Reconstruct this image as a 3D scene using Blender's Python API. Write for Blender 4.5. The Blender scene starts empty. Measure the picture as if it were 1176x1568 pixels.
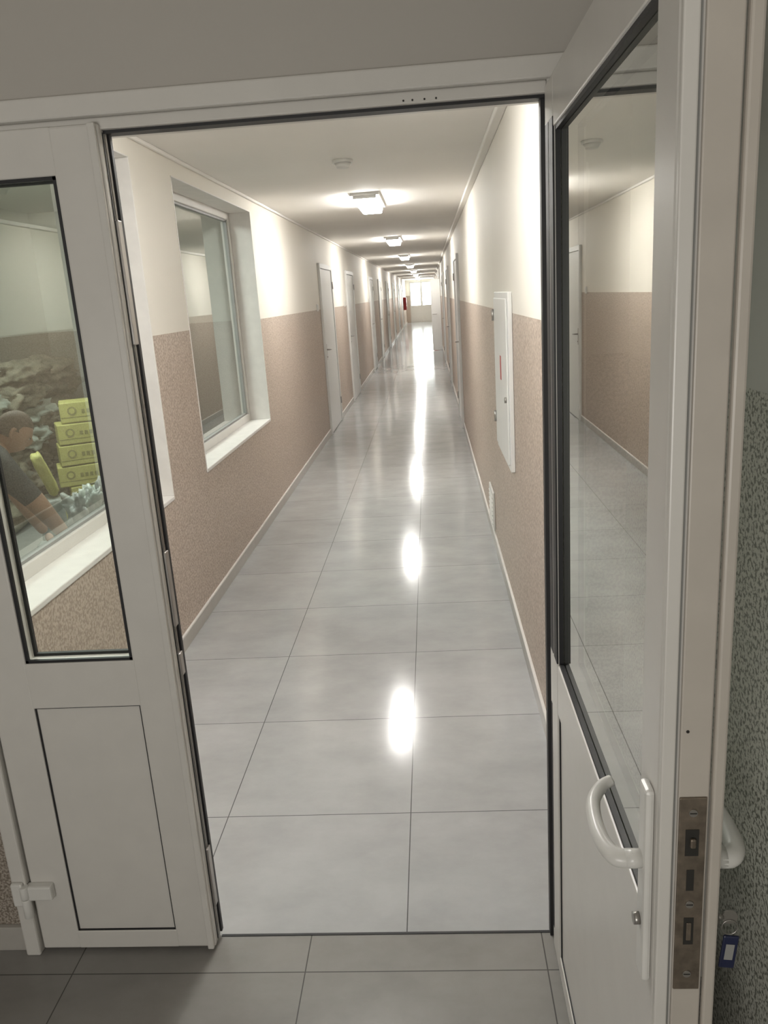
import bpy, bmesh, math, random
from mathutils import Vector, Matrix, noise
random.seed(3)
S=bpy.context.scene
COL=S.collection
# ------------------------------------------------------------ materials
def newmat(name):
    m=bpy.data.materials.new(name); m.use_nodes=True
    nt=m.node_tree; b=nt.nodes['Principled BSDF']
    return m,nt,b
def mat(name,col,rough=.5,metal=0,spec=.5,var=.04,nscale=14,bump=0,bscale=200,emis=None,estr=0):
    m,nt,b=newmat(name); N=nt.nodes; L=nt.links
    g=N.new('ShaderNodeNewGeometry'); n=N.new('ShaderNodeTexNoise'); n.inputs['Scale'].default_value=nscale
    n.inputs['Detail'].default_value=4
    L.new(g.outputs['Position'],n.inputs['Vector'])
    r=N.new('ShaderNodeValToRGB'); r.color_ramp.elements[0].position=.3; r.color_ramp.elements[1].position=.7
    r.color_ramp.elements[0].color=tuple(c*(1-var) for c in col)+(1,)
    r.color_ramp.elements[1].color=tuple(min(1,c*(1+var)) for c in col)+(1,)
    L.new(n.outputs['Fac'],r.inputs['Fac']); L.new(r.outputs['Color'],b.inputs['Base Color'])
    b.inputs['Roughness'].default_value=rough; b.inputs['Metallic'].default_value=metal
    b.inputs['Specular IOR Level'].default_value=spec
    if bump:
        n2=N.new('ShaderNodeTexNoise'); n2.inputs['Scale'].default_value=bscale; L.new(g.outputs['Position'],n2.inputs['Vector'])
        bp=N.new('ShaderNodeBump'); bp.inputs['Strength'].default_value=bump; bp.inputs['Distance'].default_value=.003
        L.new(n2.outputs['Fac'],bp.inputs['Height']); L.new(bp.outputs['Normal'],b.inputs['Normal'])
    if emis:
        b.inputs['Emission Color'].default_value=emis+(1,); b.inputs['Emission Strength'].default_value=estr
    return m
def wallmat(name,up,lo_a,lo_b,line,scale=110,rough_up=.6,lo_rough=.45,thr=(.42,.58)):
    m,nt,b=newmat(name); N=nt.nodes; L=nt.links
    g=N.new('ShaderNodeNewGeometry'); sx=N.new('ShaderNodeSeparateXYZ'); L.new(g.outputs['Position'],sx.inputs[0])
    gt=N.new('ShaderNodeMath'); gt.operation='GREATER_THAN'; gt.inputs[1].default_value=line; L.new(sx.outputs['Z'],gt.inputs[0])
    n=N.new('ShaderNodeTexNoise'); n.inputs['Scale'].default_value=scale; n.inputs['Detail'].default_value=2; n.inputs['Roughness'].default_value=.6
    L.new(g.outputs['Position'],n.inputs['Vector'])
    r=N.new('ShaderNodeValToRGB'); r.color_ramp.elements[0].position=thr[0]; r.color_ramp.elements[1].position=thr[1]
    r.color_ramp.elements[0].color=lo_a+(1,); r.color_ramp.elements[1].color=lo_b+(1,)
    L.new(n.outputs['Fac'],r.inputs['Fac'])
    n3=N.new('ShaderNodeTexNoise'); n3.inputs['Scale'].default_value=1.5; L.new(g.outputs['Position'],n3.inputs['Vector'])
    ru=N.new('ShaderNodeValToRGB'); ru.color_ramp.elements[0].position=.3; ru.color_ramp.elements[1].position=.7
    ru.color_ramp.elements[0].color=tuple(c*.97 for c in up)+(1,); ru.color_ramp.elements[1].color=up+(1,)
    L.new(n3.outputs['Fac'],ru.inputs['Fac'])
    mx=N.new('ShaderNodeMix'); mx.data_type='RGBA'; L.new(gt.outputs[0],mx.inputs[0]); L.new(r.outputs['Color'],mx.inputs[6]); L.new(ru.outputs['Color'],mx.inputs[7])
    L.new(mx.outputs[2],b.inputs['Base Color'])
    mr=N.new('ShaderNodeMapRange'); L.new(gt.outputs[0],mr.inputs[0]); mr.inputs[3].default_value=lo_rough; mr.inputs[4].default_value=rough_up
    L.new(mr.outputs[0],b.inputs['Roughness'])
    ms=N.new('ShaderNodeMapRange'); L.new(gt.outputs[0],ms.inputs[0]); ms.inputs[3].default_value=.35; ms.inputs[4].default_value=.05
    bp=N.new('ShaderNodeBump'); bp.inputs['Distance'].default_value=.003; L.new(ms.outputs[0],bp.inputs['Strength'])
    L.new(n.outputs['Fac'],bp.inputs['Height']); L.new(bp.outputs['Normal'],b.inputs['Normal'])
    return m
def tilemat(name,ca,cb,ox,oy,rough,spec=.4):
    m,nt,b=newmat(name); N=nt.nodes; L=nt.links
    g=N.new('ShaderNodeNewGeometry'); mp=N.new('ShaderNodeMapping'); mp.inputs['Location'].default_value=(-ox,-oy,0)
    L.new(g.outputs['Position'],mp.inputs['Vector'])
    bk=N.new('ShaderNodeTexBrick'); bk.offset=0; bk.inputs['Scale'].default_value=1
    bk.inputs['Brick Width'].default_value=.62; bk.inputs['Row Height'].default_value=.62; bk.inputs['Mortar Size'].default_value=.0016
    bk.inputs['Mortar Smooth'].default_value=.0; bk.inputs['Color1'].default_value=(1,1,1,1); bk.inputs['Color2'].default_value=(.95,.95,.95,1)
    bk.inputs['Mortar'].default_value=(.28,.28,.28,1)
    L.new(mp.outputs[0],bk.inputs['Vector'])
    mp2=N.new('ShaderNodeMapping'); mp2.inputs['Scale'].default_value=(1,1.5,1); L.new(g.outputs['Position'],mp2.inputs['Vector'])
    n=N.new('ShaderNodeTexNoise'); n.inputs['Scale'].default_value=3.2; n.inputs['Detail'].default_value=7; n.inputs['Roughness'].default_value=.65
    L.new(mp2.outputs[0],n.inputs['Vector'])
    r=N.new('ShaderNodeValToRGB'); r.color_ramp.elements[0].position=.30; r.color_ramp.elements[1].position=.65
    r.color_ramp.elements[0].color=ca+(1,); r.color_ramp.elements[1].color=cb+(1,)
    L.new(n.outputs['Fac'],r.inputs['Fac'])
    mx=N.new('ShaderNodeMix'); mx.data_type='RGBA'; mx.blend_type='MULTIPLY'; mx.inputs[0].default_value=1
    L.new(r.outputs['Color'],mx.inputs[6]); L.new(bk.outputs['Color'],mx.inputs[7]); L.new(mx.outputs[2],b.inputs['Base Color'])
    mr=N.new('ShaderNodeMapRange'); L.new(n.outputs['Fac'],mr.inputs[0]); mr.inputs[3].default_value=rough*1.1; mr.inputs[4].default_value=rough*.9
    L.new(mr.outputs[0],b.inputs['Roughness']); b.inputs['Specular IOR Level'].default_value=spec
    return m
def glassmat(name,tint,base=.07,p=3.0,k=.9):
    m=bpy.data.materials.new(name); m.use_nodes=True; nt=m.node_tree; N=nt.nodes; L=nt.links
    N.remove(N['Principled BSDF'])
    lw=N.new('ShaderNodeLayerWeight'); lw.inputs['Blend'].default_value=.5
    pw=N.new('ShaderNodeMath'); pw.operation='POWER'; pw.inputs[1].default_value=p; L.new(lw.outputs['Facing'],pw.inputs[0])
    ma=N.new('ShaderNodeMath'); ma.operation='MULTIPLY_ADD'; ma.inputs[1].default_value=k; ma.inputs[2].default_value=base; ma.use_clamp=True
    L.new(pw.outputs[0],ma.inputs[0])
    t=N.new('ShaderNodeBsdfTransparent'); t.inputs[0].default_value=tint+(1,)
    gl=N.new('ShaderNodeBsdfGlossy'); gl.inputs['Roughness'].default_value=.01; gl.inputs[0].default_value=(.95,.96,.93,1)
    mx=N.new('ShaderNodeMixShader'); L.new(ma.outputs[0],mx.inputs[0]); L.new(t.outputs[0],mx.inputs[1]); L.new(gl.outputs[0],mx.inputs[2])
    L.new(mx.outputs[0],N['Material Output'].inputs['Surface'])
    return m
PVC=mat('pvc_white',(.64,.62,.585),.32,var=.02)
PVCD=mat('pvc_aged',(.50,.46,.41),.4,var=.04)
GASK_SHADE=mat('gasket_and_shade_black',(.012,.012,.014),.5)  # rubber seals, and the painted shadow lines around the leaf panels
GREY=mat('pvc_grey',(.30,.30,.29),.45)  # flat grey for window seals, door gaps, edge groove and tag label
METAL=mat('worn_steel',(.42,.40,.38),.35,.9)
BRONZE=mat('worn_bronze',(.20,.165,.13),.45,.6,var=.25,nscale=60)
DARK=mat('dark_slot',(.02,.018,.015),.6)
GLASS=glassmat('glass_clear',(.86,.90,.86))
GLASSR=glassmat('glass_door_open',(.80,.84,.80),.14,1.9,1.0)
GLASSW=glassmat('glass_window',(.80,.84,.80),.10,2.6,.85)
WCOR=wallmat('corridor_wall_paint',(.80,.765,.69),(.36,.285,.23),(.56,.475,.405),1.555,85,thr=(.40,.60))
WRM=wallmat('side_room_wall_paint',(.58,.62,.57),(.25,.24,.21),(.36,.35,.31),1.52,110)
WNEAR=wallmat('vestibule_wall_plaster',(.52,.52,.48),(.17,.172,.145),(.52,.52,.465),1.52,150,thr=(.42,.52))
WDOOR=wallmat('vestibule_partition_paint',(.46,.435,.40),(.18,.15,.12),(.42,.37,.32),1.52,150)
CEIL=mat('ceiling_paint',(.85,.825,.785),.75,var=.015,nscale=2)
FLOORC=tilemat('porcelain_tile_corridor',(.365,.37,.37),(.44,.445,.445),-.14-.62*10,2.31-.62*5,.125,.27)
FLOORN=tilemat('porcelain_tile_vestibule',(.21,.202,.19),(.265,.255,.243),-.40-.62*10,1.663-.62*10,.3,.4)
FLOORR=mat('concrete_floor',(.3,.29,.27),.7,var=.15,nscale=5)
BASEM=mat('baseboard_tile',(.42,.40,.37),.3)
BASEW=mat('baseboard_cap',(.75,.73,.70),.4)
DOORM=mat('door_lacquer',(.70,.70,.68),.35,var=.01)
CABM=mat('cabinet_enamel',(.74,.74,.72),.35,var=.01)
LAMP=mat('lamp_diffuser',(.9,.9,.9),.4,emis=(1,.975,.935),estr=46)
LAMPB=mat('lamp_housing',(.75,.74,.72),.5)
PLAST=mat('plastic_white',(.68,.67,.64),.3)
RED=mat('red_enamel',(.45,.02,.02),.35)
YEL=mat('yellow_carton',(.50,.48,.16),.55,var=.08)
YELP=mat('yellow_print_dark',(.26,.25,.09),.6)
BAG=mat('grey_plastic_bag',(.34,.36,.34),.4,var=.25,nscale=12)
BAGW=mat('white_plastic_bag',(.50,.55,.50),.35,var=.2,nscale=14)
TAN=mat('tan_sacking',(.22,.20,.15),.8,var=.35,nscale=10,bump=.5,bscale=60)
WOOD=mat('pallet_wood',(.35,.26,.16),.8,var=.2,nscale=20)
SHIRT=mat('shirt_dark',(.055,.065,.075),.8,var=.15,nscale=20)
TROU=mat('trousers_dark',(.05,.05,.06),.85)
SKIN=mat('skin',(.50,.30,.22),.5,var=.05)
HAIR=mat('hair_cropped',(.15,.105,.08),.7,var=.3,nscale=90,bump=.6,bscale=250)
BLUE=mat('key_tag_blue',(.015,.02,.06),.3)
EYE=mat('eye_dark',(.02,.02,.02),.3)
# ------------------------------------------------------------ builder
class B:
    def __init__(s,name,smooth=True):
        s.name=name; s.bm=bmesh.new(); s.mats=[]; s.smooth=smooth
    def mi(s,m):
        if m not in s.mats: s.mats.append(m)
        return s.mats.index(m)
    def _merge(s,tmp,m,T=None):
        i=s.mi(m)
        mp={}
        for v in tmp.verts:
            co=v.co if T is None else Vector(T(*v.co))
            mp[v]=s.bm.verts.new(co)
        for f in tmp.faces:
            try:
                nf=s.bm.faces.new([mp[v] for v in f.verts]); nf.material_index=i; nf.smooth=f.smooth
            except ValueError: pass
        tmp.free()
    def box(s,a,b,m,bev=0,T=None,M=None,seg=2):
        t=bmesh.new(); bmesh.ops.create_cube(t,size=1)
        c=[(a[k]+b[k])/2 for k in range(3)]; d=[abs(b[k]-a[k]) for k in range(3)]
        for v in t.verts: v.co=Vector([c[k]+v.co[k]*d[k] for k in range(3)])
        if bev:
            bmesh.ops.bevel(t,geom=t.edges[:],offset=min(bev,min(d)*.45),segments=seg,affect='EDGES',profile=.5)
        if M: bmesh.ops.transform(t,matrix=M,verts=t.verts)
        s._merge(t,m,T)
    def quad(s,pts,m,T=None):
        t=bmesh.new(); t.faces.new([t.verts.new(p) for p in pts]); s._merge(t,m,T)
    def cyl(s,p0,p1,r0,m,r1=None,n=24,T=None,bev=0):
        p0=Vector(p0);p1=Vector(p1); d=p1-p0
        t=bmesh.new(); bmesh.ops.create_cone(t,cap_ends=True,segments=n,radius1=r0,radius2=r0 if r1 is None else r1,depth=d.length)
        if bev: 
            e=[e for e in t.edges if abs(e.verts[0].co.z-e.verts[1].co.z)<1e-6]
            bmesh.ops.bevel(t,geom=e,offset=bev,segments=2,affect='EDGES',profile=.5)
        for f in t.faces: f.smooth=len(f.verts)==4
        q=Vector((0,0,1)).rotation_difference(d)
        bmesh.ops.transform(t,matrix=Matrix.Translation((p0+p1)/2)@q.to_matrix().to_4x4(),verts=t.verts)
        s._merge(t,m,T)
    def tube(s,pts,rad,m,n=12,T=None,flat=1.0,up=(0,0,1)):
        P=[Vector(p) for p in pts]; R=rad if isinstance(rad,(list,tuple)) else [rad]*len(P)
        Q=[];RR=[]
        for i in range(len(P)-1):
            a=P[max(i-1,0)];b=P[i];c=P[i+1];d=P[min(i+2,len(P)-1)]
            for k in range(6):
                u=k/6; Q.append(.5*((2*b)+(c-a)*u+(2*a-5*b+4*c-d)*u*u+(3*b-a-3*c+d)*u**3)); RR.append(R[i]*(1-u)+R[i+1]*u)
        Q.append(P[-1]);RR.append(R[-1])
        t=bmesh.new(); rings=[]
        for i,q in enumerate(Q):
            tg=(Q[min(i+1,len(Q)-1)]-Q[max(i-1,0)]).normalized()
            u=Vector(up); x=tg.cross(u)
            if x.length<.05: x=tg.cross(Vector((1,0,0)))
            x.normalize(); y=x.cross(tg).normalized()
            rings.append([t.verts.new(q+x*math.cos(2*math.pi*j/n)*RR[i]*flat+y*math.sin(2*math.pi*j/n)*RR[i]) for j in range(n)])
        for i in range(len(rings)-1):
            for j in range(n):
                f=t.faces.new([rings[i][j],rings[i][(j+1)%n],rings[i+1][(j+1)%n],rings[i+1][j]]); f.smooth=True
        t.faces.new(rings[0][::-1]); t.faces.new(rings[-1])
        s._merge(t,m,T)
    def lump(s,c,size,m,rot=0,seed=0,amp=.12,freq=2.0,sq=.55,sub=4,tilt=0):
        t=bmesh.new(); bmesh.ops.create_icosphere(t,subdivisions=sub,radius=1)
        for v in t.verts:
            p=v.co.copy()
            q=Vector([math.copysign(abs(x)**sq,x) for x in p])
            mxl=max(abs(x) for x in q); q=q*(1/ (mxl**.35))
            nz=noise.noise(p*freq+Vector((seed*7.3,seed*1.7,0)))+.5*noise.noise(p*freq*2.7+Vector((seed,9,3)))
            q=q*(1+amp*nz)
            v.co=Vector((q.x*size[0],q.y*size[1],q.z*size[2]))
        for f in t.faces: f.smooth=True
        bmesh.ops.transform(t,matrix=Matrix.Translation(c)@Matrix.Rotation(rot,4,'Z')@Matrix.Rotation(tilt,4,'Y'),verts=t.verts)
        s._merge(t,m)
    def done(s,parent=None):
        bmesh.ops.recalc_face_normals(s.bm,faces=s.bm.faces) if s.smooth else None
        me=bpy.data.meshes.new(s.name); s.bm.to_mesh(me); s.bm.free()
        for m in s.mats: me.materials.append(m)
        o=bpy.data.objects.new(s.name,me); COL.objects.link(o)
        if parent: o.parent=parent
        return o
def empty(name,loc=(0,0,0)):
    e=bpy.data.objects.new(name,None); e.location=(0,0,0); COL.objects.link(e); return e
# ------------------------------------------------------------ shell
XL,XR,YD,ZC,YE=-1.32,.38,1.79,2.45,49.0
W1=(2.0,3.83); W2=(4.45,6.38); WZ=(.75,2.35); RX=-1.54
b=B('floor'); b.box((XL-.22,YD,-.12),(XR+.12,YE+.2,0),FLOORC)
b.box((-3.2,-1.8,-.12),(XR+.12,YD,0),FLOORN)
b.box((-4.0,YD,-.12),(XL-.22,8.4,0),FLOORR); b.done()
b=B('ceiling'); b.box((XL-.22,YD+.1,ZC),(XR+.12,YE+.2,ZC+.1),CEIL)
b.box((-3.2,-1.8,2.7),(XR+.12,YD+.02,2.8),CEIL)
b.box((-4.0,YD+.1,2.7),(XL-.22,8.4,2.8),CEIL); b.done()
b=B('wall_left')
def wl(y0,y1,z0,z1): b.box((RX,y0,z0),(XL,y1,z1),WCOR)
wl(YD+.07,W1[0],0,2.7); wl(W1[1],W2[0],0,2.7); wl(W2[1],8.4,0,2.7); wl(8.4,YE,0,ZC)
for w in (W1,W2): wl(w[0],w[1],0,WZ[0]); wl(w[0],w[1],WZ[1],2.7)
b.done()
b=B('wall_right'); b.box((XR,YD+.07,0),(XR+.12,YE,ZC),WCOR); b.done()
b=B('wall_far')
dx0,dx1,dzt=-1.07,.30,2.33
b.box((XL-.2,YE,0),(dx0,YE+.2,ZC),WCOR); b.box((dx1,YE,0),(XR+.12,YE+.2,ZC),WCOR); b.box((dx0,YE,dzt),(dx1,YE+.2,ZC),WCOR); b.done()
HX0,HX1,HZ=-1.175,.295,2.10
b=B('wall_front')
b.box((-3.2,YD-.03,0),(HX0,YD+.07,2.8),WDOOR); b.box((HX1,YD-.03,0),(XR+.12,YD+.07,2.8),WDOOR); b.box((HX0,YD-.03,HZ),(HX1,YD+.07,2.8),WDOOR); 
b.done()
XN=.42
b=B('wall_vestibule_right'); b.box((XN,-1.8,0),(XN+.08,YD-.03,2.8),WNEAR); b.done()
b=B('wall_vestibule_left'); b.box((-3.3,-1.8,0),(-3.2,YD+.07,2.8),WNEAR); b.done()
b=B('wall_back'); b.box((-3.3,-1.9,0),(XN+.08,-1.8,2.8),WNEAR); b.done()
b=B('wall_side_room_left'); b.box((-4.1,YD,0),(-4.0,8.5,2.8),WRM); b.done()
b=B('wall_side_room_far'); b.box((-4.0,8.4,0),(RX,8.5,2.8),WRM); b.done()
b=B('wall_side_room_front'); b.box((-4.0,YD+.0,0),(-3.2,YD+.1,2.8),WRM); b.done()
def bbsegs(name,x0,x1,segs):
    b=B(name)
    for y0,y1 in segs:
        b.box((x0,y0,0),(x1,y1,.068),BASEM,.002); b.box((x0,y0,.068),(x1,y1,.078),BASEW,.001)
    b.done()
LD=[(10.05,11.3),(13.3,14.55),(18.6,19.7),(22.0,23.1),(26.2,27.3),(31,32.1),(36,37.1),(41,42.1)]
RD=[(10.0,11.1),(14.6,15.7),(19.4,20.5),(28,29.1),(33,34.1),(39,40.1)]
def comp(doors,a,z):
    out=[];c=a
    for d in doors: out.append((c,d[0]-.02)); c=d[1]+.02
    out.append((c,z)); return out
bbsegs('baseboard_left',XL,XL+.012,comp(LD,YD+.08,YE)); bbsegs('baseboard_right',XR-.012,XR,comp(RD,YD+.08,YE))
b=B('baseboard_front'); b.box((-3.2,YD-.045,0),(HX0-.002,YD-.03,.075),BASEM,.002); b.done()
b=B('trim_1'); b.box((XR-.045,YD+.08,ZC-.03),(XR-.0,YE,ZC),CEIL,.006); b.done()
b=B('trim_2'); b.box((XL,YD+.08,ZC-.02),(XL+.02,YE,ZC),CEIL,.006); b.done()
# ------------------------------------------------------------ corridor windows
def window(name,y0,y1):
    z0,z1=WZ; b=B(name); fx0,fx1=-1.535,-1.475; w=.055
    b.box((fx0,y0,z0),(fx1,y0+w,z1),PVC,.004); b.box((fx0,y1-w,z0),(fx1,y1,z1),PVC,.004)
    b.box((fx0,y0+w,z1-w),(fx1,y1-w,z1),PVC,.004); b.box((fx0,y0+w,z0+.02),(fx1,y1-w,z0+.02+w),PVC,.004)
    g=.012
    for (a,c) in (((y0+w,z0+.02+w),(y0+w+g,z1-w)),((y1-w-g,z0+.02+w),(y1-w,z1-w)),((y0+w,z1-w-g),(y1-w,z1-w)),((y0+w,z0+.02+w),(y1-w,z0+.02+w+g))):
        b.box((-1.515,a[0],a[1]),(-1.49,c[0],c[1]),GREY)
    xg=-1.505
    b.quad([(xg,y0+w,z0+.02+w),(xg,y1-w,z0+.02+w),(xg,y1-w,z1-w),(xg,y0+w,z1-w)],GLASSW)
    b.box((fx1-.005,y0+.003,z0),(XL+.006,y1-.003,z0+.022),BASEW,.004)
    b.box((fx1,y1-.006,z0+.022),(XL+.004,y1,z1),BASEW,.001); b.box((fx1,y0,z0+.022),(XL+.004,y0+.006,z1),BASEW,.001)
    b.box((fx1,y0,z1-.006),(XL+.004,y1,z1),BASEW,.001)
    b.done()
window('window_1',*W1); window('window_2',*W2)
# ------------------------------------------------------------ corridor doors
def corr_door(name,side,y0,y1,zt=2.10):
    sg=1 if side=='L' else -1; x=XL if side=='L' else XR
    T=lambda u,v,z:(x+sg*u,v,z)
    b=B(name); w=.06
    b.box((0,y0,0),(.03,y0+w,zt),DOORM,.004,T); b.box((0,y1-w,0),(.03,y1,zt),DOORM,.004,T); b.box((0,y0+w,zt-w),(.03,y1-w,zt),DOORM,.004,T)
    b.box((0,y0+w+.004,.008),(.018,y1-w-.004,zt-w-.004),DOORM,.003,T)
    b.box((0,y0+w,.0),(.006,y1-w,zt-w),GREY,0,T)
    yh=y0+w+.07
    b.box((.018,yh-.018,.93),(.024,yh+.018,1.13),METAL,.004,T)
    b.cyl((.02,yh,1.06),(.065,yh,1.06),.009,METAL,T=T,n=12)
    b.tube([(.062,yh,1.06),(.066,yh+.03,1.06),(.064,yh+.12,1.055)],.008,METAL,T=T)
    b.cyl((.02,yh,.97),(.028,yh,.97),.008,DARK,T=T,n=12)
    for zh in (.25,1.8): b.cyl((.034,y1-w+.002,zh),(.034,y1-w+.002,zh+.09),.008,METAL,T=T,n=10)
    b.done()
n=3
for d in LD: corr_door('door_%d'%n,'L',*d); n+=1
for d in RD: corr_door('door_%d'%n,'R',*d); n+=1
b=B('door_%d'%n); n+=1
b.box((0,-.02,.01),(.28,.02,2.03),DOORM,.004,M=Matrix.Translation((XR-.30,24.2,0)))
b.cyl((XR-.26,24.18,1.05),(XR-.26,24.13,1.05),.01,METAL); b.tube([(XR-.26,24.13,1.05),(XR-.2,24.125,1.05),(XR-.14,24.13,1.05)],.008,METAL); b.done()
for y,z in ((9.75,1.58),(13.0,1.58),(18.3,1.58)):
    b=B('light_switch'); b.box((XL,y-.04,z-.04),(XL+.012,y+.04,z+.04),PLAST,.004); b.box((XL+.012,y-.026,z-.03),(XL+.018,y+.026,z+.03),PLAST,.004); b.done()
b=B('electrical_cabinet')
y0,y1,z0,z1=3.78,4.52,.81,1.65
b.box((XR-.022,y0,z0),(XR-.001,y1,z1),CABM,.003); b.box((XR-.030,y0+.03,z0+.03),(XR-.022,y1-.03,z1-.03),CABM,.003)
b.box((XR-.0315,y1-.42,1.22),(XR-.030,y1-.37,1.34),RED,.0005)
b.cyl((XR-.03,y0+.07,1.15),(XR-.04,y0+.07,1.15),.014,METAL)
for zh in (.95,1.5): b.cyl((XR-.034,y1-.025,zh),(XR-.034,y1-.025,zh+.06),.007,METAL,n=10)
b.done()
b=B('wall_vent'); b.box((XR-.015,5.18,.10),(XR-.001,5.52,.36),PLAST,.004)
for i in range(7): b.box((XR-.02,5.21,.13+i*.03),(XR-.014,5.49,.142+i*.03),PLAST,.002)
b.done()
# ------------------------------------------------------------ ceiling lamps
for y in (2.75,7.1,12.15,17.7,23.3,29,34.5,40,45.5):
    b=B('ceiling_lamp'); c=-.455
    b.box((c-.115,y-.50,ZC-.022),(c+.115,y+.50,ZC),LAMPB,.005)
    b.box((c-.085,y-.475,ZC-.072),(c+.085,y+.475,ZC-.022),LAMP,.012,seg=2)
    b.box((c-.092,y-.485,ZC-.045),(c+.092,y-.475,ZC-.020),LAMPB,.003); b.box((c-.092,y+.475,ZC-.045),(c+.092,y+.485,ZC-.020),LAMPB,.003)
    b.done()
b=B('smoke_detector'); b.cyl((-.46,5.04,ZC-.018),(-.46,5.04,ZC),.062,PLAST,bev=.004,n=32); b.cyl((-.46,5.04,ZC-.045),(-.46,5.04,ZC-.018),.035,PLAST,r1=.05,n=32); b.done()
# ------------------------------------------------------------ far exit door
b=B('door_%d'%n); n+=1
y0,y1=YE+.03,YE+.09
xm=(dx0+dx1)/2
for a,c in ((dx0,dx0+.07),(dx1-.07,dx1),(xm-.06,xm+.06)): b.box((a,y0,0),(c,y1,dzt),PVC,.005)
for a,c in ((0,.12),(.85,.98),(dzt-.08,dzt)): b.box((dx0+.07,y0,a),(xm-.06,y1,c),PVC,.004); b.box((xm+.06,y0,a),(dx1-.07,y1,c),PVC,.004)
b.box((dx0+.07,y0+.015,.12),(dx1-.07,y1-.015,.85),PVC)
b.quad([(dx0+.07,y0+.03,.98),(dx1-.07,y0+.03,.98),(dx1-.07,y0+.03,dzt-.08),(dx0+.07,y0+.03,dzt-.08)],GLASS)
b.box((xm+.02,y0-.02,1.0),(xm+.05,y0,1.2),METAL,.004); b.done()
def exting(x,y):
    b=B('fire_extinguisher'); b.cyl((x,y,.25),(x,y,.78),.085,RED,bev=.02); b.cyl((x,y,.78),(x,y,.86),.06,RED,r1=.02); b.cyl((x,y,.86),(x,y,.92),.018,METAL)
    b.box((x-.05,y-.012,.92),(x+.05,y+.012,.94),DARK,.003); b.tube([(x,y-.02,.9),(x-.09,y-.03,.85),(x-.1,y-.03,.6),(x-.095,y-.03,.4)],.011,DARK)
    b.box((x+.06,y-.05,.45),(x+.115,y+.05,.7),METAL,.004); b.done()
exting(XR-.12,40.8)
b=B('fire_hose_cabinet'); b.box((XR-.22,37.0,.75),(XR-.002,37.65,1.6),RED,.01); b.box((XR-.23,37.03,.78),(XR-.22,37.62,1.57),RED,.004); b.cyl((XR-.24,37.1,1.1),(XR-.23,37.1,1.1),.02,METAL); b.done()
b=B('fire_hose_cabinet'); b.box((XL+.002,44.0,.85),(XL+.15,44.6,1.5),RED,.01); b.box((XL+.15,44.03,.88),(XL+.16,44.57,1.47),RED,.004); b.cyl((XL+.16,44.1,1.15),(XL+.17,44.1,1.15),.02,METAL); b.done()
# ------------------------------------------------------------ door frame (trim)
b=B('door_frame')
b.box((HX0,1.725,0),(-1.135,1.83,HZ),PVC,.005)
b.box((.252,1.745,0),(HX1,1.85,HZ),PVC,.004)
b.box((.243,1.775,0),(.252,1.80,2.035),GASK_SHADE)
b.box((HX0,1.735,2.058),(HX1,1.85,HZ),PVC,.004)
b.box((HX0+.03,1.752,2.035),(.252,1.85,2.058),PVC,.003)
b.box((-.665,1.765,2.029),(.25,1.80,2.036),GASK_SHADE)
for x in (-.03,-.012,.012,.035): b.cyl((x,1.7515,2.041),(x,1.7505,2.041),.002,DARK,n=12)
b.done()
b=B('trim_3'); b.box((-.65,YD-.005,-.001),(.245,YD+.002,.002),GASK_SHADE); b.done()
# ------------------------------------------------------------ door leaves
def leaf(b,T,W,sf,sn,zt=2.045,G=GLASS):
    th=.062; z0=.012; gz0,gz1=.857,1.952; pz0,pz1=.067,.735; uf,un=sf,W-sn
    bx=lambda u0,u1,v0,v1,a,c,m,bev=0: b.box((u0,v0,a),(u1,v1,c),m,bev,T)
    bx(0,uf,0,th,z0,zt,PVC,.005); bx(un,W,0,th,z0,zt,PVC,.005)
    bx(uf-.004,un+.004,.0005,th-.0005,z0,pz0,PVC,.003); bx(uf-.004,un+.004,.0005,th-.0005,pz1,gz0,PVC,.003); bx(uf-.004,un+.004,.0005,th-.0005,gz1,zt,PVC,.003)
    g=.007;q=.004
    for v0,v1 in ((.004,.013),(th-.016,th-.006)):
        for (a0,a1,c0,c1) in ((uf,un,gz0,gz0+g),(uf,un,gz1-g,gz1),(uf,uf+g,gz0,gz1),(un-g,un,gz0,gz1)): bx(a0,a1,v0,v1,c0,c1,GASK_SHADE)
        for (a0,a1,c0,c1) in ((uf,un,pz0,pz0+q),(uf,un,pz1-q*.4,pz1),(uf,uf+q,pz0,pz1),(un-q*.4,un,pz0,pz1)): bx(a0,a1,v0-.001,v1,c0,c1,GASK_SHADE)  # black outline of the lower panel paints its recess shadow
    b.quad([(uf,.014,gz0),(un,.014,gz0),(un,.014,gz1),(uf,.014,gz1)],G,T)
    bx(uf,un,.006,th-.008,pz0,pz1,PVC)
d1=empty('door_1')
b=B('leaf'); T=lambda u,v,z:(-1.13+u,1.738+v,z)
leaf(b,T,.478,.105,.105)
b.box((-.652,1.783,.02),(-.646,1.795,2.03),GASK_SHADE); b.box((-.652,1.757,.02),(-.6505,1.762,2.03),GASK_SHADE)
b.box((-.655,1.768,.02),(-.650,1.778,2.03),METAL)
for z0,z1 in ((1.60,1.86),(.93,1.12),(.80,.86),(.12,.30)): b.box((-.654,1.760,z0),(-.645,1.782,z1),METAL,.002)
b.done(d1)
b=B('overlap_strip'); b.box((-.672,1.728,.012),(-.655,1.738,2.045),PVC,.003); b.done(d1)
b=B('hinges')
for zc in (.19,1.0,1.85):
    b.cyl((-1.138,1.718,zc-.055),(-1.138,1.718,zc+.002),.012,PLAST,bev=.002,n=16); b.cyl((-1.138,1.718,zc+.004),(-1.138,1.718,zc+.04),.012,PLAST,bev=.002,n=16)
    b.box((-1.135,1.715,zc-.005),(-1.065,1.74,zc+.038),PLAST,.005); b.box((-1.172,1.712,zc-.02),(-1.14,1.726,zc+.05),PLAST,.005)
b.done(d1)
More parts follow.
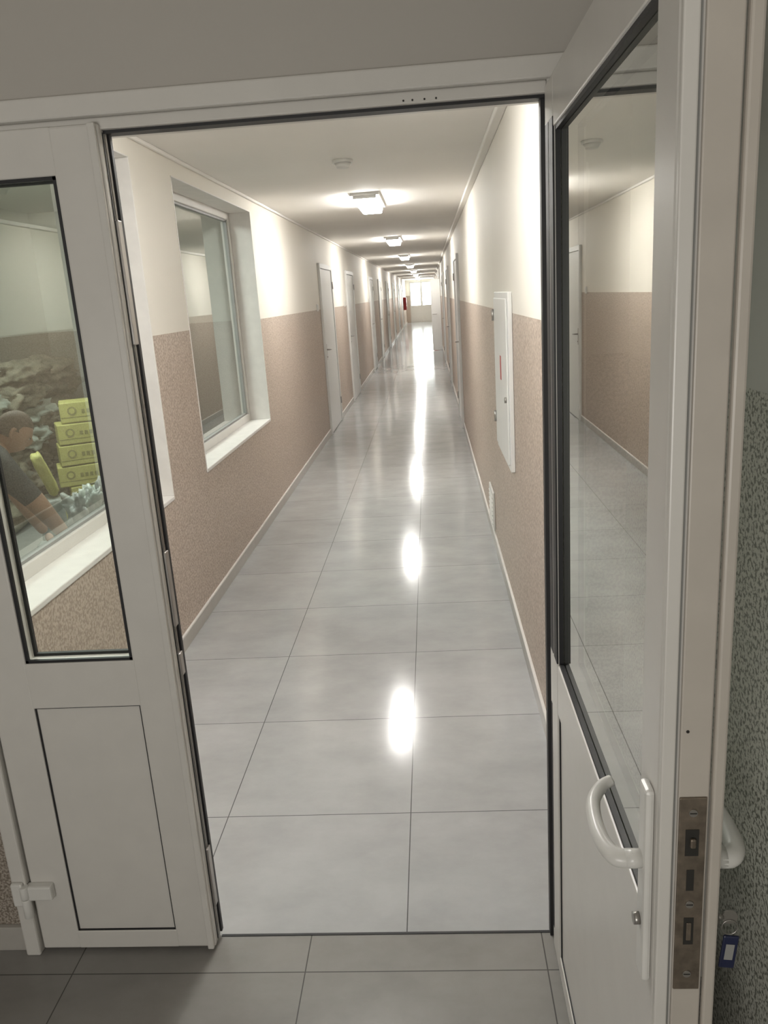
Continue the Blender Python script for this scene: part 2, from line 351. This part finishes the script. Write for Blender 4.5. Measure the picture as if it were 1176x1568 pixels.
# right open leaf
WR=.888
d2=empty('door_2')
T=lambda u,v,z:(.246+v,1.738-u,z)
b=B('leaf'); leaf(b,T,WR,.105,.082,G=GLASSR)
b.box((.012,-.001,.86),(.050,.004,1.97),GASK_SHADE,0,T); b.box((.062,-.001,.86),(.104,.004,1.97),GASK_SHADE,0,T)
b.box((.012,-.001,.08),(.022,.004,.72),GASK_SHADE,0,T)
b.box((WR,.000,.012),(WR+.010,.016,2.045),PVC,.002,T); b.box((WR,.016,.02),(WR+.002,.020,2.04),GREY,0,T)
b.box((WR,.022,.012),(WR+.006,.058,2.045),PVCD,.002,T); b.box((WR,.060,.012),(WR+.012,.074,2.045),PVCD,.003,T)
b.box((0,.0615,.012),(WR,.068,.10),PVC,.002,T)
b.cyl((WR+.006,.030,1.16),(WR+.0066,.030,1.16),.002,DARK,T=T,n=10)
b.done(d2)
b=B('lock_plate'); v0,v1=.023,.055; dz=.018
b.box((WR+.006,v0,.775+dz),(WR+.009,v1,1.055+dz),BRONZE,.001,T)
for z in (1.035,.80,.905): b.cyl((WR+.009,.039,z+dz),(WR+.0105,.039,z+dz),.005,METAL,T=T,n=16); b.box((WR+.0104,.035,z-.0007+dz),(WR+.0108,.043,z+.0007+dz),DARK,0,T)
b.box((WR+.009,.031,.975+dz),(WR+.0095,.047,1.012+dz),DARK,0,T); b.box((WR+.009,.036,.988+dz),(WR+.014,.043,1.001+dz),BRONZE,.002,T)
b.box((WR+.009,.034,.925+dz),(WR+.0095,.043,.955+dz),DARK,0,T)
b.box((WR+.009,.033,.845+dz),(WR+.0095,.045,.885+dz),DARK,0,T); b.box((WR+.009,.036,.852+dz),(WR+.011,.042,.878+dz),BRONZE,.001,T)
b.done(d2)
b=B('door_handle')
uc=WR-.026; zc=.963
b.box((uc-.016,-.012,.785),(uc+.016,0,1.07),PLAST,.005,T)
b.cyl((uc,-.01,zc),(uc,-.032,zc),.012,PLAST,T=T)
b.tube([(uc,-.022,zc),(uc-.004,-.042,zc),(uc-.03,-.053,zc+.002),(uc-.070,-.055,zc+.005),(uc-.106,-.050,zc+.010),(uc-.132,-.034,zc+.014),(uc-.142,-.018,zc+.018)],[.012,.012,.0108,.010,.0095,.009,.0075],PLAST,T=T,n=16)
b.cyl((uc,-.012,.872),(uc,-.02,.872),.008,METAL,T=T)
v=.062
b.box((uc-.016,v,.79),(uc+.016,v+.010,1.075),PLAST,.005,T)
b.cyl((uc,v+.008,zc),(uc,v+.03,zc),.014,PLAST,T=T)
b.tube([(uc,v+.022,zc),(uc-.002,v+.038,zc),(uc-.02,v+.047,zc+.004),(uc-.07,v+.046,zc+.012),(uc-.12,v+.036,zc+.016)],[.014,.014,.013,.011,.008],PLAST,T=T,n=16)
b.cyl((uc,v+.01,.872),(uc,v+.024,.872),.011,METAL,T=T)
b.done(d2)
b=B('hinges')
for zz in (.2,1.0,1.85): b.cyl((-.004,.075,zz-.05),(-.004,.075,zz+.05),.011,PLAST,T=T,n=16); b.box((0,.06,zz-.01),(.07,.075,zz+.03),PLAST,.004,T)
b.done(d2)
b=B('key_with_tag')
kx,ky=.246+v+.030,1.738-uc
b.cyl((kx-.008,ky,.872),(kx+.002,ky,.872),.004,METAL,n=12); b.cyl((kx+.010,ky-.0015,.872),(kx+.010,ky+.0015,.872),.010,METAL,n=24)
b.box((kx-.006,ky-.001,.869),(kx+.004,ky+.001,.875),METAL)
ring=[(kx+.010+.010*math.sin(t*math.pi/6),ky-.002,.857+.011*math.cos(t*math.pi/6)) for t in range(13)]
b.tube(ring,.0009,METAL,n=6,up=(0,1,0))
M=Matrix.Translation((kx+.010,ky-.004,.824))@Matrix.Rotation(.10,4,'Y')
b.box((-.010,-.002,-.028),(.010,.002,.022),BLUE,.0018,M=M); b.box((-.0055,-.0026,-.014),(.0055,-.0019,.010),GREY,.0003,M=M)
b.done(d2)
# ------------------------------------------------------------ side room contents
U=Vector((.88,.47,0)).normalized(); A=math.atan2(U.y,U.x)
b=B('yellow_carton_stack'); C0=Vector((-2.79,6.16,0))
for i in range(6):
    c=C0+U*((-.05,.03,-.04,-.01,.0,.05)[i])
    M=Matrix.Translation((c.x,c.y,.05+i*.165))@Matrix.Rotation(A+random.uniform(-.08,.08),4,'Z')
    b.box((-.19,-.13,0),(.19,.13,.158),YEL,.008,M=M)
    b.box((-.185,-.1315,.040),(.185,-.1295,.045),YELP,0,M=M)
    for q in range(5): b.box((-.03+q*.036,-.1325,.068),(-.006+q*.036,-.1295,.10),YELP,.001,M=M)
    b.cyl((-.10,-.1295,.09),(-.10,-.1325,.09),.034,YELP,T=lambda x,y,z,M=M:M@Vector((x,y,z)))
    b.cyl((-.10,-.13,.09),(-.10,-.1335,.09),.021,YEL,T=lambda x,y,z,M=M:M@Vector((x,y,z)))
b.box((-.22,-.16,0),(.24,.2,.05),WOOD,.004,M=Matrix.Translation(C0)@Matrix.Rotation(A,4,'Z'))
b.done()
b=B('sacking_pile')
for i in range(28):
    b.lump((-3.60+random.uniform(-.06,.04),6.85+random.uniform(-1.0,.6),.14+(i%7)*.18),(.19,.34,.10),TAN if i%4 else BAGW,rot=random.uniform(-.25,.25),seed=i+1,amp=.5,freq=2.2,sq=.9,tilt=random.uniform(-.3,.3))
b.done()
b=B('plastic_bag_heap')
for i in range(15):
    x=-1.86-(i%3)*.24+random.uniform(-.03,.03); y=4.75+(i//3%3)*.38+random.uniform(-.05,.05); z=.09+(i//9)*.13
    b.lump((x,y,z),(.18,.21,.085),BAG if i%3 else BAGW,rot=random.uniform(-.3,.3)+A,seed=30+i,amp=.18,freq=2.2,sq=.7)
for i in range(6):
    p=Vector((-2.36,5.02,0))+U*(.09*i)
    b.lump((p.x,p.y,.40+.03*(i%3)),(.09,.08,.14),BAGW if i%2 else BAG,rot=i,seed=60+i,amp=.6,freq=2.6,sq=.9,tilt=random.uniform(-.3,.3))
    b.lump((p.x,p.y+.05,.16),(.13,.13,.16),BAG,rot=i,seed=70+i,amp=.2,freq=2.2,sq=.7)
b.done()
b=B('yellow_cement_sack')
b.lump((-2.73,5.33,.62),(.04,.065,.16),YEL,rot=A,seed=5,amp=.10,sq=.6,tilt=-.30); b.lump((-2.73,5.33,.23),(.09,.10,.23),BAG,rot=A,seed=8,amp=.12,sq=.6); b.done()
# ------------------------------------------------------------ person
def skin(name,verts,edges,rad,lab,mats,parent,sub=2,root=0):
    me=bpy.data.meshes.new(name); me.from_pydata([tuple(v) for v in verts],edges,[])
    o=bpy.data.objects.new(name,me); COL.objects.link(o)
    sm=o.modifiers.new('s','SKIN'); 
    for i,sv in enumerate(me.skin_vertices[0].data): sv.radius=rad[i] if isinstance(rad[i],tuple) else (rad[i],rad[i]); sv.use_root=(i==root)
    sm.use_smooth_shade=True
    ss=o.modifiers.new('u','SUBSURF'); ss.levels=sub; ss.render_levels=sub
    dg=bpy.context.evaluated_depsgraph_get(); ev=o.evaluated_get(dg); nm=bpy.data.meshes.new_from_object(ev)
    for m in mats: nm.materials.append(m)
    P=[Vector(v) for v in verts]
    for p in nm.polygons:
        best=1e9;bi=0
        for k,(a,c) in enumerate(edges):
            d=P[c]-P[a]; t=max(0,min(1,(p.center-P[a]).dot(d)/d.length_squared)); q=(P[a]+d*t-p.center).length
            if q<best: best=q;bi=lab[k]
        p.material_index=bi; p.use_smooth=True
    bpy.data.objects.remove(o); no=bpy.data.objects.new(name,nm); COL.objects.link(no); no.parent=parent; return no
pr=empty('person')
F=U; Sd=Vector((-F.y,F.x,0)); Z=Vector((0,0,1)); O=Vector((-2.75,3.945,0))
P=lambda f,s,z: O+F*f+Sd*s+Z*z
V=[P(0,0,.84),P(.10,0,.94),P(.24,0,1.00),P(.38,0,.99),P(.45,0,1.01),P(.49,0,1.03),
   P(.38,.17,.97),P(.46,.21,.75),P(.56,.17,.54),P(.60,.15,.46),
   P(.42,-.17,.95),P(.57,-.21,.74),P(.68,-.19,.54),P(.71,-.18,.47),
   P(0,.10,.80),P(.10,.11,.44),P(-.04,.11,.09),P(.10,.12,.04),
   P(0,-.10,.80),P(.14,-.11,.44),P(.02,-.11,.09),P(.16,-.12,.04)]
E=[(0,1),(1,2),(2,3),(3,4),(4,5),(3,6),(6,7),(7,8),(8,9),(3,10),(10,11),(11,12),(12,13),(0,14),(14,15),(15,16),(16,17),(0,18),(18,19),(19,20),(20,21)]
R=[.14,.135,.145,.135,.07,.055,.08,.052,.038,.028,.085,.060,.040,.028,.095,.062,.045,.04,.095,.062,.045,.04]
lab=[0,0,0,0,1,0,0,1,1,0,0,1,1,2,2,2,3,2,2,2,3]
skin('body',V,E,R,lab,[SHIRT,SKIN,TROU,DARK],pr)
def hand(w,dirn,side,nm):
    d=dirn.normalized(); s=side.normalized(); nrm=d.cross(s)
    V=[w,w+d*.04,w+d*.08]; E=[(0,1),(1,2)]; R=[(.026,.018),(.036,.015),(.034,.013)]
    for k,(o,l) in enumerate(((-.030,.062),(-.010,.072),(.010,.068),(.029,.052))):
        i=len(V); V+= [w+d*.085+s*o,w+d*(.085+l*.5)+s*o*1.15+nrm*.006,w+d*(.085+l*.95)+s*o*1.2+nrm*.022]; E+=[(2,i),(i,i+1),(i+1,i+2)]; R+=[.009,.0082,.007]
    i=len(V); V+=[w+d*.035-s*.045+nrm*.01,w+d*.07-s*.062+nrm*.02]; E+=[(1,i),(i,i+1)]; R+=[.011,.008]
    skin(nm,V,E,R,[0]*len(E),[SKIN],pr,sub=1)
hand(V[13],V[13]-V[12]+Z*-.02,Sd,'hand_near'); hand(V[9],V[9]-V[8],Sd*-1,'hand_far')
b=B('head'); t=bmesh.new(); bmesh.ops.create_icosphere(t,subdivisions=4,radius=1)
hd=(F*.82-Z*.57).normalized(); hu=(F*.57+Z*.82).normalized()
hc=P(.53,0,1.085)
for v_ in t.verts:
    x,y,z=v_.co
    jaw=max(0,-z); w=.075*(1-.30*jaw); f=.095*(1-.12*jaw)+(.012 if (x>0 and z<-.5) else 0)
    nose=.022*math.exp(-((y/.16)**2+((z+.15)/.22)**2)) if x>0 else 0
    eye=-.008*math.exp(-(((abs(y)-.38)/.16)**2+((z-.05)/.13)**2)) if x>0 else 0
    mouth=.005*math.exp(-((y/.3)**2+((z+.48)/.09)**2)) if x>0 else 0
    v_.co=hc+hd*(x*f+nose+eye+mouth)+Sd*(y*w)+hu*(z*.118)
for f in t.faces: f.smooth=True
b._merge(t,SKIN)
t=bmesh.new(); bmesh.ops.create_icosphere(t,subdivisions=4,radius=1)
kill=[v_ for v_ in t.verts if (v_.co.z<.42 and v_.co.x>.25) or v_.co.z<-.35 or (v_.co.z<.1 and v_.co.x>-.05)]
bmesh.ops.delete(t,geom=kill,context='VERTS')
for v_ in t.verts:
    x,y,z=v_.co; q=1+.015*noise.noise(v_.co*9); v_.co=hc+hd*(x*.099*q)+Sd*(y*.079*q)+hu*(z*.122*q)
for f in t.faces: f.smooth=True
b._merge(t,HAIR)
for sg in (1,-1):
    b.tube([hc+Sd*sg*.074+hu*.025+hd*.0,hc+Sd*sg*.084+hu*.02-hd*.012,hc+Sd*sg*.084-hu*.01-hd*.012,hc+Sd*sg*.076-hu*.03],[.008,.009,.009,.006],SKIN,n=8)
    e=hc+hd*.088+Sd*sg*.03+hu*.006
    b.cyl(e-hd*.004,e+hd*.002,.006,EYE,n=12)
b.done(pr)
# ------------------------------------------------------------ lights
def area(name,loc,rot,sx,sy,e,col=(1,1,1)):
    l=bpy.data.lights.new(name,'AREA'); l.shape='RECTANGLE'; l.size=sx; l.size_y=sy; l.energy=e; l.color=col
    o=bpy.data.objects.new(name,l); o.location=loc; o.rotation_euler=rot; COL.objects.link(o)
area('vestibule_fill',(-.9,-1.7,1.15),(math.radians(108),0,0),1.3,.7,29,(1,.965,.91))  # added fill aimed at the door faces; no fixture stands here
area('side_room_fill',(-2.7,5.2,2.66),(0,0,0),1.2,.4,66,(.95,1,.97))  # overhead fill added to light the side room, no visible lamp
w=bpy.data.worlds.new('sky'); S.world=w; w.use_nodes=True
bg=w.node_tree.nodes['Background']; bg.inputs[0].default_value=(.95,.98,1,1); bg.inputs[1].default_value=16
# ------------------------------------------------------------ camera
cd=bpy.data.cameras.new('camera'); cam=bpy.data.objects.new('camera',cd); COL.objects.link(cam)
r=Vector((.9965,.0527,-.0644)); up=Vector((.0483,.2643,.9632)); fw=Vector((-.0678,.963,-.2609))
fw.normalize(); r=(r-fw*r.dot(fw)).normalized(); up=r.cross(fw)
M=Matrix((( r.x,up.x,-fw.x,0),(r.y,up.y,-fw.y,0),(r.z,up.z,-fw.z,1.67),(0,0,0,1)))
cam.matrix_world=M
cd.sensor_fit='VERTICAL'; cd.sensor_height=32; cd.sensor_width=24; cd.lens=32*1224/1568; cd.clip_start=.02; cd.clip_end=200
S.camera=cam
S.view_settings.view_transform='Standard'; S.view_settings.look='None'; S.view_settings.exposure=0.22
